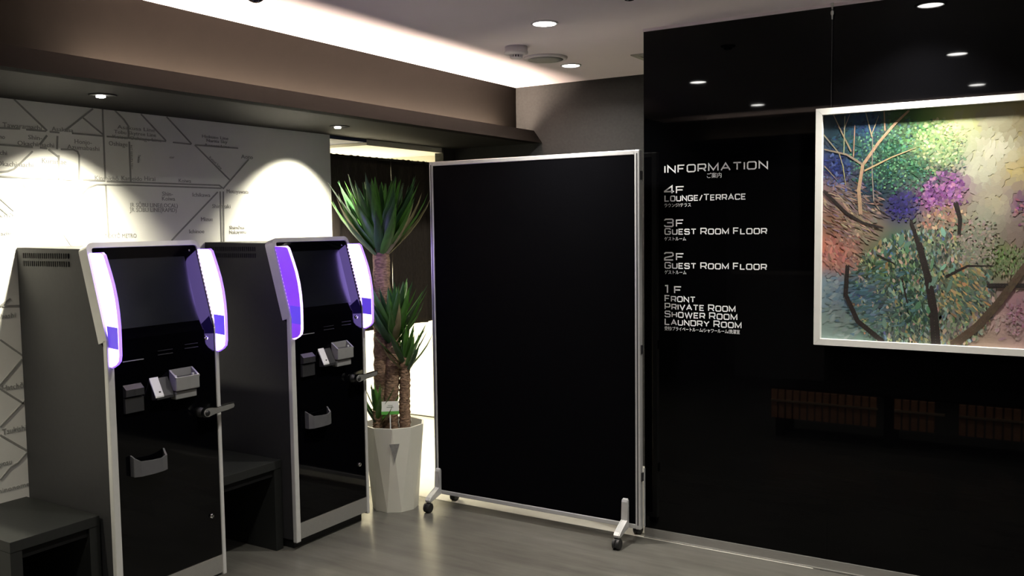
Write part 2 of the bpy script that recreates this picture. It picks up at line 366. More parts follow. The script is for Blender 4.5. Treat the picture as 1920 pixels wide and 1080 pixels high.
DOWN = [(-2.0, 3.54, 'large downlight nearest the partition', 0.050), (-2.40, 4.545, 'downlight at the back beside the round speaker', 0.047), (-2.02, 2.29, 'downlight mirrored above the INFORMATION lettering', 0.050),
        (-2.035, 0.95, 'downlight mirrored farthest left along the cove glow in the black wall', 0.050), (-0.508, 3.675, 'downlight above the painting, topmost in the mirror image', 0.050),
        (0.96, 3.675, 'downlight added unseen outside the right edge, to light the far end of the painting', 0.050),  # added out of view so the painting's far end is not dark
        (-0.53, 2.38, 'downlight mirrored in the middle above the painting', 0.050), (-0.535, 1.06, 'downlight mirrored lowest, just above the painting frame', 0.050)]
for x, y, lab, r in DOWN:
    t = thing('downlight', (x, y, ZC), 'recessed round white '+lab, 'downlight', 'ceiling downlights')
    bm = bmesh.new(); lathe(bm, [(r+0.012, -0.0001), (r+0.012, -0.004), (r+0.001, -0.006), (r+0.001, -0.0001)], 32); obj('trim_ring', bm, MT['whiteplastic'], t, True)
    bm = bmesh.new(); lathe(bm, [(r, -0.0005), (r, -0.003), (r*0.6, -0.0035)], 32); obj('diffuser', bm, MT['lamp'], t)
    lo = lamp('downlight_lamp', 'AREA', (0, 0, -0.012), P_DOWN*(1.55 if (x > -0.6 and y > 3.5) else (1.7 if 3.2 < y < 4 else 1.0)), (1.0, 0.96, 0.88), shape='DISK', size=2*r*0.9, spread=math.radians(150 if y > 4.2 else 104)); lo.parent = t

for x, y, lab, tx, ty, tz, pw in ((-3.208, 2.181, 'recessed adjustable spotlight in the dark soffit, above the nearer machine', XM, 2.20, 1.00, 0.6),
                  (-3.23, 0.80, 'recessed adjustable spotlight in the dark soffit, outside the left edge of view', XM+0.15, 1.15, 1.0, 0.33),
                  (-3.247, 3.564, 'recessed adjustable spotlight in the dark soffit, above the farther machine', XM, 3.50, 1.22, 0.8)):
    t = thing('spotlight', (x, y, ZS), lab, 'spotlight', 'soffit spotlights')
    bm = bmesh.new(); lathe(bm, [(0.052, -0.0001), (0.052, -0.003), (0.043, -0.004), (0.043, -0.0001)], 28); obj('trim_ring', bm, MT['soffit'], t, True)
    bm = bmesh.new(); lathe(bm, [(0.042, -0.0003), (0.042, -0.001), (0.030, -0.0012)], 28); obj('well', bm, MT['vent'], t)
    bm = bmesh.new(); lathe(bm, [(0.017, 0.004), (0.017, -0.004), (0.009, -0.006)], 24, (-0.014, 0, -0.004)); lf = obj('lamp_face', bm, MT['spotlamp'], t)
    so = lamp('spotlight_lamp', 'SPOT', (-0.014, 0, -0.014), P_SPOT*pw, (1.0, 0.93, 0.74), shadow_soft_size=0.015, spot_size=math.radians(92), spot_blend=1.0)
    so.rotation_euler = (Vector((tx, ty, tz))-Vector((x-0.014, y, ZS-0.014))).to_track_quat('-Z', 'Y').to_euler()
    so.parent = t

# corridor ceiling lamp beyond the curtain
t = thing('corridor_lamp', (-4.7, 4.60, 1.978), 'flat bright ceiling lamp in the white corridor behind the curtain', 'lamp')
box('lamp_body', -0.45, 0.45, -0.12, 0.12, -0.03, 0.0, MT['whiteplastic'], t)
lo = lamp('corridor_light', 'AREA', (0, 0, -0.04), P_CORR, (1.0, 0.92, 0.70), shape='RECTANGLE', size=0.9, size_y=0.24); lo.parent = t

# ------------------------------------------------------------------ ceiling fittings
t = thing('smoke_detector', (-2.382, 3.925, ZC), 'white smoke detector on the ceiling beside the flat round speaker', 'smoke detector')
bm = bmesh.new(); lathe(bm, [(0.056, 0), (0.056, -0.024), (0.059, -0.026), (0.059, -0.034), (0.032, -0.043), (0.032, -0.040)], 36); obj('housing', bm, MT['whiteplastic'], t, True)
bm = bmesh.new()
for k in range(14):
    a = 2*math.pi*k/14; c, s_ = math.cos(a), math.sin(a)
    r = bmesh.ops.create_cube(bm, size=1.0)
    for v in r['verts']:
        q = Vector((v.co.x*0.006, v.co.y*0.006, v.co.z*0.012)); v.co = Vector((c*(0.028+q.x)-s_*q.y, s_*(0.028+q.x)+c*q.y, -0.048+q.z))
obj('vent_slots', bm, MT['whiteplastic'], t)
bm = bmesh.new(); lathe(bm, [(0.020, -0.038), (0.020, -0.054), (0.001, -0.054)], 20); obj('sensor_core', bm, MT['vent'], t)
bm = bmesh.new(); lathe(bm, [(0.030, -0.053), (0.030, -0.057), (0.022, -0.060)], 24); obj('cap', bm, MT['whiteplastic'], t)

t = thing('ceiling_speaker', (-2.405, 4.265, ZC), 'flat round pale ceiling speaker between smoke detector and rear downlight', 'speaker')
bm = bmesh.new(); lathe(bm, [(0.118, 0), (0.116, -0.008), (0.108, -0.013), (0.100, -0.012)], 48); obj('rim', bm, MT['whiteplastic'], t, True)
bm = bmesh.new(); lathe(bm, [(0.100, -0.0115), (0.06, -0.0155), (0.02, -0.0165)], 48); obj('grille', bm, MT['speaker'], t, True)

t = thing('ceiling_diffuser', (-1.996, 4.456, ZC), 'square air diffuser in the ceiling, half hidden by the black wall', 'air diffuser')
bm = bmesh.new()
for a in (0.0, 0.42):
    bx(bm, a, a+0.03, 0, 0.45, -0.006, 0); bx(bm, 0.03, 0.42, a, a+0.03, -0.006, 0)
obj('frame', bm, MT['grille'], t)
for k in range(9):
    box('slat', 0.03, 0.42, 0.045+k*0.042, 0.060+k*0.042, -0.005, -0.001, MT['grille'], t)

p = cast(479, 5.5, 2, 2.335)
t = thing('dome_camera', (p.x, p.y, ZC), 'black dome camera on the ceiling cut off by the top edge', 'camera')
bm = bmesh.new(); lathe(bm, [(0.058, 0), (0.058, -0.012), (0.048, -0.016)], 32); obj('base', bm, MT['rubber'], t, True)
bm = bmesh.new(); lathe(bm, [(0.042*math.cos(a), -0.016-0.044*math.sin(a)) for a in [i*math.pi/2/8*0.98 for i in range(9)]], 32); obj('dome', bm, MT['dome'], t, True)
p = cast(1180, 1.5, 2, 2.375)
t = thing('ceiling_sensor', (p.x, p.y, ZC), 'small dark round sensor on the ceiling at the top edge, right of the large downlight', 'sensor')
bm = bmesh.new(); lathe(bm, [(0.036, 0), (0.036, -0.006), (0.026, -0.010)], 28); obj('base', bm, MT['midplastic'], t, True)
bm = bmesh.new(); lathe(bm, [(0.022, -0.008), (0.018, -0.018), (0.004, -0.021)], 24); obj('lens', bm, MT['dome'], t, True)

# ------------------------------------------------------------------ the two payment machines
W = 0.515            # width along the wall
XF = 0.565           # front face, from the wall
def slant(z): return XF - (z-1.09)*(0.105/0.365)       # x of the sloping upper face

def fin_outline(off):
    """side view (x, z) of a light fin in front of the sloping face"""
    back = [(XF-0.002, 0.995), (XF-0.002, 1.09), (slant(1.25)-0.004, 1.25), (slant(1.417)-0.004, 1.417)]
    front = [(0.548, 1.420), (0.562, 1.410), (0.573, 1.385), (0.590, 1.345), (0.607, 1.30), (0.620, 1.25), (0.628, 1.20), (0.632, 1.15), (0.632, 1.10), (0.631, 1.04), (0.626, 1.018), (0.610, 1.004), (0.582, 0.990)]
    if off:
        front = [(x-off, z) for x, z in front]; front = [(x, max(0.990+off, min(1.420-off, z))) for x, z in front]
    return back+front

def make_kiosk(y0, label, bright):
    t = thing('payment_machine', (XM, y0, 0), label, 'payment machine', 'two payment machines along the map wall')
    bm = bmesh.new(); prism(bm, [(0.003, 0.045), (0.548, 0.045), (0.548, 1.06), (0.525, 1.085), (0.425, 1.432), (0.003, 1.437)], 1, 0.004, W-0.004); body = obj('cabinet', bm, MT['cabinet'], t)
    box('plinth', 0.01, 0.53, 0.02, W-0.02, 0.0, 0.046, MT['rubber'], t)
    for zz in (1.405, 1.374):
        bm = bmesh.new()
        for k in range(22): bx(bm, 0.045+k*0.0142, 0.0545+k*0.0142, 0.0005, 0.006, zz-0.010, zz+0.010)
        obj('vent_row', bm, MT['vent'], body)
    # silver frame: posts below, sloping hoop with round corners above
    bm = bmesh.new(); bx(bm, 0.546, XF+0.006, 0.0, 0.028, 0.035, 1.094, 0.004); obj('front_post', bm, MT['silver'], t)
    bm = bmesh.new(); bx(bm, 0.546, XF+0.006, W-0.018, W, 0.035, 1.094, 0.004); obj('front_post', bm, MT['silver'], t)
    def hoop(dx0, dx1):
        u = Vector((-0.105, 0, 0.365)).normalized(); Ls = 0.379; o = Vector((XF, 0, 1.09)); nrm = Vector((0.365, 0, 0.105)).normalized()
        outer = [(0, 0)]; inner = [(0.020, 0)]; r = 0.028; ri = 0.012; top = Ls; ti = Ls-0.020
        outer += [(r-r*math.cos(a), top-r+r*math.sin(a)) for a in [i*math.pi/12 for i in range(7)]]
        outer += [(W-r+r*math.sin(a), top-r+r*math.cos(a)) for a in [i*math.pi/12 for i in range(7)]] + [(W, 0)]
        inner += [(0.020+ri-ri*math.cos(a), ti-ri+ri*math.sin(a)) for a in [i*math.pi/12 for i in range(7)]]
        inner += [(W-0.016-ri+ri*math.sin(a), ti-ri+ri*math.cos(a)) for a in [i*math.pi/12 for i in range(7)]] + [(W-0.016, 0)]
        bm = bmesh.new()
        V = {}
        for nm, loop in (('o', outer), ('i', inner)):
            for d in (dx0, dx1): V[nm, d] = [bm.verts.new(o + u*s + Vector((0, y, 0)) + nrm*d) for y, s in loop]
        n = len(outer)
        for i in range(n-1):
            for a, b in ((('o', dx0), ('o', dx1)), (('i', dx0), ('i', dx1)), (('o', dx1), ('i', dx1)), (('o', dx0), ('i', dx0))):
                bm.faces.new((V[a][i], V[a][i+1], V[b][i+1], V[b][i]))
        for i in (0, n-1): bm.faces.new((V['o', dx0][i], V['o', dx1][i], V['i', dx1][i], V['i', dx0][i]))
        return bm
    h = obj('screen_hoop', hoop(-0.046, 0.006), MT['silver'], t)
    # black glossy front
    box('front_panel', 0.547, XF, 0.028, W-0.018, 0.125, 1.088, MT['kioskgloss'], t)
    box('kick_plate', 0.547, XF+0.001, 0.028, W-0.018, 0.046, 0.122, MT['steel'], t)
    bm = bmesh.new(); prism(bm, [(slant(1.09)-0.03, 1.088), (slant(1.09), 1.088), (slant(1.438), 1.438), (slant(1.438)-0.03, 1.438)], 1, 0.019, W-0.015); sp = obj('screen_bezel', bm, MT['kioskgloss'], t)
    bm = bmesh.new(); prism(bm, [(slant(1.128)-0.004, 1.128), (slant(1.128)+0.0012, 1.128), (slant(1.39)+0.0012, 1.39), (slant(1.39)-0.004, 1.39)], 1, 0.050, W-0.085); obj('screen', bm, MT['lcd'], t)
    bm = bmesh.new(); lathe(bm, [(0.004, 0), (0.004, 0.003), (0.001, 0.0035)], 12); o = obj('camera_dot', bm, MT['chrome'], t); o.location = (slant(1.413), W-0.055, 1.413); o.rotation_euler = (0, math.radians(74), 0)
    # light fins either side of the screen
    for k, (ya, yb) in enumerate(((0.010, 0.021), (W-0.014, W-0.003))):
        lit = bright or k == 1
        f = obj('light_fin', prism(bmesh.new(), fin_outline(0), 1, ya, yb), MT['finrim'] if lit else MT['finrim2'], t)
        g = obj('lit_face', prism(bmesh.new(), fin_outline(0.004 if lit else 0.006), 1, ya-0.0012, yb+0.0012), MT['finface'] if lit else MT['finpurple'], f)
        obj('blue_window', prism(bmesh.new(), [(0.571, 1.066), (0.627, 1.062), (0.627, 1.143), (0.563, 1.147)], 1, ya-0.0018, yb+0.0018), MT['finblue'], f)
        bm = bmesh.new()
        for q in range(17):
            zz = 1.135+q*0.0165; bx(bm, slant(zz)+0.001, slant(zz)+0.007, ya-0.002, ya-0.0010, zz-0.004, zz+0.004)
        obj('led_row', bm, MT['finrim2'], f)
    # fittings on the front (positions measured on the nearer machine)
    def by(y): return y-2.02
    bm = bmesh.new(); prism(bm, [(XF, 0.868), (XF+0.020, 0.872), (XF+0.020, 0.898), (XF, 0.915)], 1, by(2.082), by(2.160)); prism(bm, [(XF, 0.808), (XF+0.012, 0.808), (XF+0.012, 0.864), (XF, 0.866)], 1, by(2.082), by(2.162))
    c = obj('coin_slot', bm, MT['midplastic'], t)
    box('coin_slit', XF+0.0195, XF+0.0205, by(2.118), by(2.122), 0.876, 0.894, MT['vent'], c)
    bm = bmesh.new(); prism(bm, [(XF-0.002, 0.925), (XF+0.034, 0.853), (XF+0.034, 0.842), (XF-0.002, 0.838)], 1, by(2.205), by(2.282)); b = obj('bill_slot', bm, MT['midplastic'], t)
    bm = bmesh.new(); prism(bm, [(XF-0.001, 0.928), (XF+0.035, 0.856), (XF+0.035, 0.850), (XF-0.001, 0.916)], 1, by(2.198), by(2.236)); obj('bill_guide', bm, MT['paleplastic'], b)
    box('guide_dot', XF+0.024, XF+0.030, by(2.219), by(2.226), 0.868, 0.873, MT['vent'], b)
    bm = bmesh.new(); bx(bm, XF, XF+0.045, by(2.287), by(2.400), 0.862, 0.912, 0.004); r = obj('card_reader', bm, MT['greyplastic'], t)
    bm = bmesh.new(); prism(bm, [(XF, 0.945), (XF+0.002, 0.945), (XF+0.044, 0.915), (XF+0.044, 0.910), (XF, 0.910)], 1, by(2.287), by(2.295)); prism(bm, [(XF, 0.945), (XF+0.002, 0.945), (XF+0.044, 0.915), (XF+0.044, 0.910), (XF, 0.910)], 1, by(2.392), by(2.400)); bx(bm, XF+0.038, XF+0.045, by(2.287), by(2.400), 0.908, 0.916); bx(bm, XF, XF+0.003, by(2.287), by(2.400), 0.910, 0.945); obj('reader_rim', bm, MT['greyplastic'], r)
    box('reader_throat', XF+0.003, XF+0.038, by(2.296), by(2.391), 0.9115, 0.914, MT['midplastic'], r)
    bm = bmesh.new(); bx(bm, XF, XF+0.034, by(2.292), by(2.392), 0.828, 0.858, 0.003); obj('reader_base', bm, MT['greyplastic'], r)
    for yy in (2.300, 2.384): box('reader_stud', XF+0.014, XF+0.022, by(yy), by(yy+0.008), 0.914, 0.922, MT['paleplastic'], r)
    box('receipt_slit', XF, XF+0.0025, by(2.087), by(2.176), 1.003, 1.0065, MT['greyplastic'], t)
    for (ya, yb, zz) in ((2.239, 2.309, 1.022), (2.366, 2.431, 1.032)):
        bm = bmesh.new(); bx(bm, XF, XF+0.004, by(ya), by(yb), zz-0.012, zz-0.009); bx(bm, XF, XF+0.003, by(ya), by(yb), zz+0.004, zz+0.006); obj('card_slot', bm, MT['midplastic'], t)
    bm = bmesh.new(); lathe(bm, [(0.009, 0), (0.009, 0.004), (0.006, 0.007), (0.001, 0.008)], 20); o = obj('round_button', bm, MT['chrome'], t, True); o.location = (XF, by(2.474), 1.052); o.rotation_euler = (0, math.pi/2, 0)
    # coin return tray, an open U
    bm = bmesh.new(); outer = [(XF, by(2.100)), (XF+0.026, by(2.099)), (XF+0.040, by(2.120)), (XF+0.046, by(2.168)), (XF+0.044, by(2.212)), (XF+0.034, by(2.240)), (XF, by(2.253))]
    inner = [(XF, by(2.106)), (XF+0.022, by(2.105)), (XF+0.034, by(2.123)), (XF+0.039, by(2.168)), (XF+0.037, by(2.209)), (XF+0.029, by(2.234)), (XF, by(2.246))]
    zt = [0.642, 0.634, 0.620, 0.616, 0.614, 0.620, 0.640]
    A = [bm.verts.new((x, y, 0.562)) for x, y in outer]; B = [bm.verts.new((x, y, z)) for (x, y), z in zip(outer, zt)]
    C_ = [bm.verts.new((x, y, 0.568)) for x, y in inner]; D_ = [bm.verts.new((x, y, z)) for (x, y), z in zip(inner, zt)]
    for i in range(6):
        bm.faces.new((A[i], A[i+1], B[i+1], B[i])); bm.faces.new((C_[i], D_[i], D_[i+1], C_[i+1])); bm.faces.new((B[i], B[i+1], D_[i+1], D_[i]))
    bm.faces.new(A[::-1]); bm.faces.new(C_)
    bm.faces.new((A[0], B[0], D_[0], C_[0])); bm.faces.new((A[6], C_[6], D_[6], B[6]))
    obj('coin_tray', bm, MT['trayplastic'], t)
    # lever handle reaching past the right edge
    bm = bmesh.new(); lathe(bm, [(0.020, 0), (0.020, 0.012), (0.012, 0.018), (0.012, 0.05)], 20); o = obj('lever_rose', bm, MT['rubber'], t, True); o.location = (XF, by(-0.020+2.449), 0.750); o.rotation_euler = (0, math.pi/2, 0)
    pts = []
    for k in range(9): a = math.pi/2+math.pi*k/8; pts.append((by(-0.026+2.458)+0.024*math.cos(a), 0.752+0.022*math.sin(a)))
    pts += [(by(-0.026+2.505), 0.741), (by(-0.026+2.560), 0.744), (by(-0.026+2.594), 0.750), (by(-0.026+2.599), 0.760), (by(-0.026+2.596), 0.771), (by(-0.026+2.56), 0.770), (by(-0.026+2.505), 0.766), (by(-0.026+2.475), 0.772)]
    lv = obj('lever', prism(bmesh.new(), pts, 0, XF+0.034, XF+0.048), MT['chrome'], t)
    cy, cz = by(-0.026+2.52), 0.757
    obj('lever_face', prism(bmesh.new(), [(cy+(y-cy)*0.95, cz+(z-cz)*0.80-0.001) for y, z in pts], 0, XF+0.047, XF+0.0495), MT['leverdark'], lv)
    bm = bmesh.new(); lathe(bm, [(0.010, 0), (0.010, 0.006), (0.007, 0.009), (0.001, 0.009)], 18); o = obj('key_lock', bm, MT['chrome'], t, True); o.location = (XF, by(2.468), 0.303); o.rotation_euler = (0, math.pi/2, 0)
    box('key_hole', XF+0.0085, XF+0.0095, by(2.4665), by(2.4695), 0.298, 0.308, MT['vent'], o and t)
    return t

make_kiosk(2.020, 'black payment machine with two blazing white light fins, nearer of the two', True)
make_kiosk(2.945, 'black payment machine beside the yucca, its left light fin purple', False)

# ------------------------------------------------------------------ the benches beside the machines
def make_bench(y0, y1, label):
    t = thing('bag_bench', (XM, (y0+y1)/2, 0), label, 'bench', 'charcoal benches beside the machines')
    h = (y1-y0)/2; d = 0.49
    bm = bmesh.new(); bx(bm, 0.003, d, -h, h, 0.385, 0.424, 0.0015); obj('top', bm, MT['bench'], t)
    for s in (-1, 1):
        a, b = sorted((s*h, s*(h-0.042))); box('side_panel', 0.003, d-0.002, a, b, 0.0, 0.3845, MT['bench'], t)
    box('back_panel', 0.003, 0.02, -h+0.043, h-0.043, 0.0, 0.384, MT['benchdark'], t)
    box('shelf_rail', d-0.03, d-0.012, -h+0.043, h-0.043, 0.352, 0.384, MT['benchdark'], t)
    return t
make_bench(1.672, 2.012, 'low charcoal bench at the lower left corner, left of the nearer machine')
make_bench(2.545, 2.938, 'low charcoal bench between the two payment machines')

# ------------------------------------------------------------------ yucca in a faceted pot
rnd = random.Random(12)
PC = Vector((-3.045, 3.705, 0))
XP_LEFT = -2.852
yu = thing('potted_yucca', PC, 'yucca with several trunks in a faceted ivory pot beside the partition', 'plant')
def potring(r, z, n=10, ph=0.0): return [Vector((r*math.cos(2*math.pi*(i+ph)/n), r*math.sin(2*math.pi*(i+ph)/n), z)) for i in range(n)]
bm = bmesh.new()
n = 10; V = [[bm.verts.new(p) for p in potring(0.122, 0.0, n, 0)], None, None, [bm.verts.new(p) for p in potring(0.166, 0.455, n, 0.5)]]
for i in range(n):
    j = (i+1) % n; bm.faces.new((V[0][i], V[0][j], V[3][i])); bm.faces.new((V[0][j], V[3][j], V[3][i]))
iv = [bm.verts.new(p) for p in potring(0.156, 0.455, n, 0.5)]; ib = [bm.verts.new(p) for p in potring(0.146, 0.38, n, 0.5)]
for i in range(n):
    j = (i+1) % n; bm.faces.new((V[3][i], V[3][j], iv[j], iv[i])); bm.faces.new((iv[i], iv[j], ib[j], ib[i]))
bm.faces.new(V[0][::-1])
pot = obj('pot', bm, MT['pot'], yu)
# small grey triangle plate on the side facing the room
d2 = (Vector((0, 0, 0)) - PC); d2.z = 0; d2.normalize(); sd = Vector((-d2.y, d2.x, 0))
bm = bmesh.new(); A = []
for off in (0.0, 0.007):
    A.append([bm.verts.new(d2*(r+off)+sd*s+Vector((0, 0, z))) for s, z, r in ((-0.026, 0.375, 0.151), (0.026, 0.375, 0.151), (0.0, 0.275, 0.143))])
bm.faces.new(A[0]); bm.faces.new(A[1])
for i in range(3): bm.faces.new((A[0][i], A[0][(i+1) % 3], A[1][(i+1) % 3], A[1][i]))
obj('triangle_plate', bm, MT['logo'], pot)
bm = bmesh.new(); lathe(bm, [(0.143, 0.375), (0.144, 0.396), (0.08, 0.402), (0.02, 0.404)], 20); obj('soil', bm, MT['soil'], yu)

def leaf_mesh(L, Wd, bend, rr):
    """lanceolate folded blade growing along +Z, bending towards +X"""
    st = [0, 0.08, 0.25, 0.45, 0.65, 0.85, 1.0]; wf = [0.62, 0.75, 1.0, 0.95, 0.70, 0.34, 0.02]
    bm = bmesh.new(); rows = []
    p = Vector((0, 0, 0)); ang = 0.0; ps = 0
    for s, f in zip(st, wf):
        ds = (s-ps)*L; ps = s
        ang = bend*s*s
        p = p + Vector((math.sin(ang), 0, math.cos(ang)))*ds
        nrm = Vector((math.cos(ang), 0, -math.sin(ang)))
        hw = Wd/2*f
        rows.append([bm.verts.new(p + Vector((0, -hw, 0)) - nrm*hw*0.45), bm.verts.new(p.copy()), bm.verts.new(p + Vector((0, hw, 0)) - nrm*hw*0.45)])
    for a, b in zip(rows, rows[1:]):
        bm.faces.new((a[0], a[1], b[1], b[0])); bm.faces.new((a[1], a[2], b[2], b[1]))
    me = bpy.data.meshes.new('leaf'); bm.to_mesh(me); bm.free()
    for q in me.polygons: q.use_smooth = True
    return me

LEAVES = {}
def leafset(L, Wd):
    k = (L, Wd)
    if k not in LEAVES:
        out = []
        for i, b in enumerate((0.05, -0.15, -0.45, -0.75)):
            for mname in ('leafa', 'leafb', 'leafdry'):
                me = leaf_mesh(L, Wd, b, rnd); me.materials.append(MT[mname]); out.append(me)
        LEAVES[k] = out
    return LEAVES[k]

def make_trunk(base, top, r0, r1, crown, wob=0.006):
    n = 12; N = 30; bm = bmesh.new(); rings = []
    base = Vector(base)-PC; top = Vector(top)-PC
    for k in range(N+1):
        s = k/N; c = base.lerp(top, s) + Vector((math.sin(s*5+r0*90)*wob, math.cos(s*4+r0*70)*wob, 0))*math.sin(math.pi*s)
        r = r0+(r1-r0)*s + (0.0032 if k % 2 else -0.0012)
        rings.append([c + Vector((math.cos(2*math.pi*i/n), math.sin(2*math.pi*i/n), 0))*(r+rnd.uniform(-0.0018, 0.0018)) + Vector((0, 0, rnd.uniform(-0.003, 0.003))) for i in range(n)])
    ring_stack(bm, rings)
    tr = obj('trunk', bm, MT['bark'], yu, True)
    cnt, L, Wd, spread = crown
    ms = leafset(L, Wd)
    for i in range(cnt):
        s = (i+0.5)/cnt                         # 0 = outermost (lowest), 1 = innermost
        az = i*2.39996 + rnd.uniform(-0.25, 0.25)
        tilt = spread*(1-s)**0.8 + rnd.uniform(-0.07, 0.07)
        bend = min(3, int((1-s)*2.2 + rnd.random()))
        dry = s < 0.12 and rnd.random() < 0.3
        mi = 2 if dry else (0 if rnd.random() < 0.55 else 1)
        me = ms[bend*3+mi]
        o = bpy.data.objects.new('leaf', me); COL.objects.link(o); o.parent = tr
        sc = (0.62+0.38*math.sin(math.pi*min(1, 0.25+s*0.75)))*rnd.uniform(0.88, 1.08)
        pos = top + Vector((math.cos(az)*r1*0.75*(1-s*0.6), math.sin(az)*r1*0.75*(1-s*0.6), -0.085*(1-s)+0.02*s))
        tw = rnd.uniform(-0.3, 0.3)
        for _ in range(9):                      # leaves stay clear of the partition beside the pot
            ML = Matrix.Translation(pos) @ Matrix.Rotation(az, 4, 'Z') @ Matrix.Rotation(tilt, 4, 'Y') @ Matrix.Rotation(tw, 4, 'Z') @ Matrix.Diagonal((sc, sc, sc, 1))
            if max((ML @ v.co).x for v in me.vertices) + PC.x < XP_LEFT - 0.008: break
            tilt *= 0.8
        o.matrix_local = ML
    return tr
zb = 0.385
make_trunk((-3.092, 3.672, zb), (-3.108, 3.705, 1.425), 0.034, 0.046, (84, 0.41, 0.060, 0.95))
make_trunk((-3.045, 3.680, zb), (-3.045, 3.715, 0.955), 0.041, 0.036, (54, 0.32, 0.050, 0.9))
make_trunk((-2.985, 3.725, zb), (-2.985, 3.735, 0.812), 0.031, 0.026, (26, 0.24, 0.034, 1.05), 0.002)
make_trunk((-3.075, 3.610, zb), (-3.080, 3.612, 0.535), 0.026, 0.022, (18, 0.20, 0.028, 0.9), 0.001)
# care label
p = Vector((-3.000, 3.622, 0.553)) - PC
tg = bpy.data.objects.new('care_tag', None)
bm = bmesh.new()
Bm = [d2*0.0+sd*s+Vector((0, 0, z)) for s, z in ((-0.046, -0.035), (0.046, -0.035), (0.046, 0.035), (-0.046, 0.035))]
def card(s0, s1, z0, z1, o0, o1):
    bm = bmesh.new(); A = [[bm.verts.new(p + d2*o + sd*s + Vector((0, 0, z))) for s, z in ((s0, z0), (s1, z0), (s1, z1), (s0, z1))] for o in (o0, o1)]
    bm.faces.new(A[0]); bm.faces.new(A[1])
    for i in range(4): bm.faces.new((A[0][i], A[0][(i+1) % 4], A[1][(i+1) % 4], A[1][i]))
    return bm
bpy.data.objects.remove(tg)
tg = obj('care_tag', card(-0.046, 0.046, -0.035, 0.035, 0, 0.0015), MT['tag'], yu)
obj('green_band', card(-0.046, 0.046, -0.035, -0.018, 0.0015, 0.0022), MT['taggreen'], tg)
bm = card(-0.012, 0.012, 0.012, 0.015, 0.0015, 0.002); obj('print_line', bm, MT['tagink'], tg)
bm = card(-0.018, 0.018, 0.002, 0.006, 0.0015, 0.002); obj('print_line', bm, MT['tagink'], tg)
bm = card(-0.003, 0.003, -0.19, -0.035, -0.001, 0.0005); obj('tag_stick', bm, MT['tag'], tg)

# ------------------------------------------------------------------ dark curtain in the doorway
cu = thing('door_curtain', (XM-0.03, 4.39, 1.90), 'dark brown linen door curtain with a slit, hanging behind the yucca', 'curtain')
def cloth(y0, y1, ph, slit):
    bm = bmesh.new(); nx, nz = 46, 24; G = []
    for j in range(nz+1):
        row = []
        for i in range(nx+1):
            u = i/nx; v = j/nz
            y = y0+(y1-y0)*u; z = 1.925 - v*1.058
            a = 0.017*math.sin(u*19+ph) + 0.006*math.sin(u*43+ph*2+v*1.5)
            a *= (1-u**5) if slit == 1 else (1-(1-u)**5)
            x = a*(0.4+0.6*v) + 0.004*math.sin(v*7+u*5)
            if slit == 1: y -= 0.0075*math.exp(-((v-0.63)/0.15)**4)*u**8
            if slit == 2: y += 0.003*math.exp(-((v-0.63)/0.15)**4)*(1-u)**8
            z += 0.003*math.sin(u*60) if j == 0 else 0
            row.append(bm.verts.new((x, y-4.39, z-1.90)))
        G.append(row)
    for j in range(nz):
        for i in range(nx): bm.faces.new((G[j][i], G[j][i+1], G[j+1][i+1], G[j+1][i]))
    o = obj('cloth_panel', bm, MT['noren'], cu, True)
    md = o.modifiers.new('thickness', 'SOLIDIFY'); md.thickness = 0.003
    return o
YSL = cast(737, 500, 0, XM-0.03).y
cloth(3.86, YSL+0.002, 0.3, 1); cloth(YSL+0.0002, 4.93, 1.9, 2)
bm = bmesh.new(); tube(bm, [(0, -0.53, 0.018), (0, 0.545, 0.018)], 0.007, 10); obj('rod', bm, MT['vent'], cu)

# ------------------------------------------------------------------ rolling partition
XL, XR, YP = -2.852, -1.662, 3.820
pt = thing('rolling_partition', ((XL+XR)/2, YP, 0), 'tall black fabric partition with aluminium frame on castors', 'partition')
def lx(x): return x-(XL+XR)/2
obj('panel', bx(bmesh.new(), lx(XL)+0.018, lx(XR)-0.018, -0.012, 0.012, 0.092, 1.818), MT['fabric'], pt)
def post(x0, x1, nm='frame_post'):
    bm = bmesh.new(); c = (x0+x1)/2
    bx(bm, x0, x1, -0.016, 0.016, 0.070, 1.836, 0.004)
    o = obj(nm, bm, MT['alu'], pt)
    box('groove', c-0.0025, c+0.0025, -0.0168, -0.0158, 0.09, 1.82, MT['midplastic'], o)
post(lx(XL), lx(XL)+0.023); post(lx(XR)-0.026, lx(XR))
bm = bmesh.new(); bx(bm, lx(XL)+0.022, lx(XR)-0.025, -0.015, 0.015, 1.814, 1.836, 0.003); obj('top_rail', bm, MT['alu'], pt)
bm = bmesh.new(); bx(bm, lx(XL)+0.022, lx(XR)-0.025, -0.015, 0.015, 0.072, 0.094, 0.003); obj('bottom_rail', bm, MT['alu'], pt)
for zz in (0.32, 0.92, 1.72):     # joining clips on the right post
    box('clip', lx(XR)-0.001, lx(XR)+0.006, -0.008, 0.008, zz-0.02, zz+0.02, MT['midplastic'], pt)
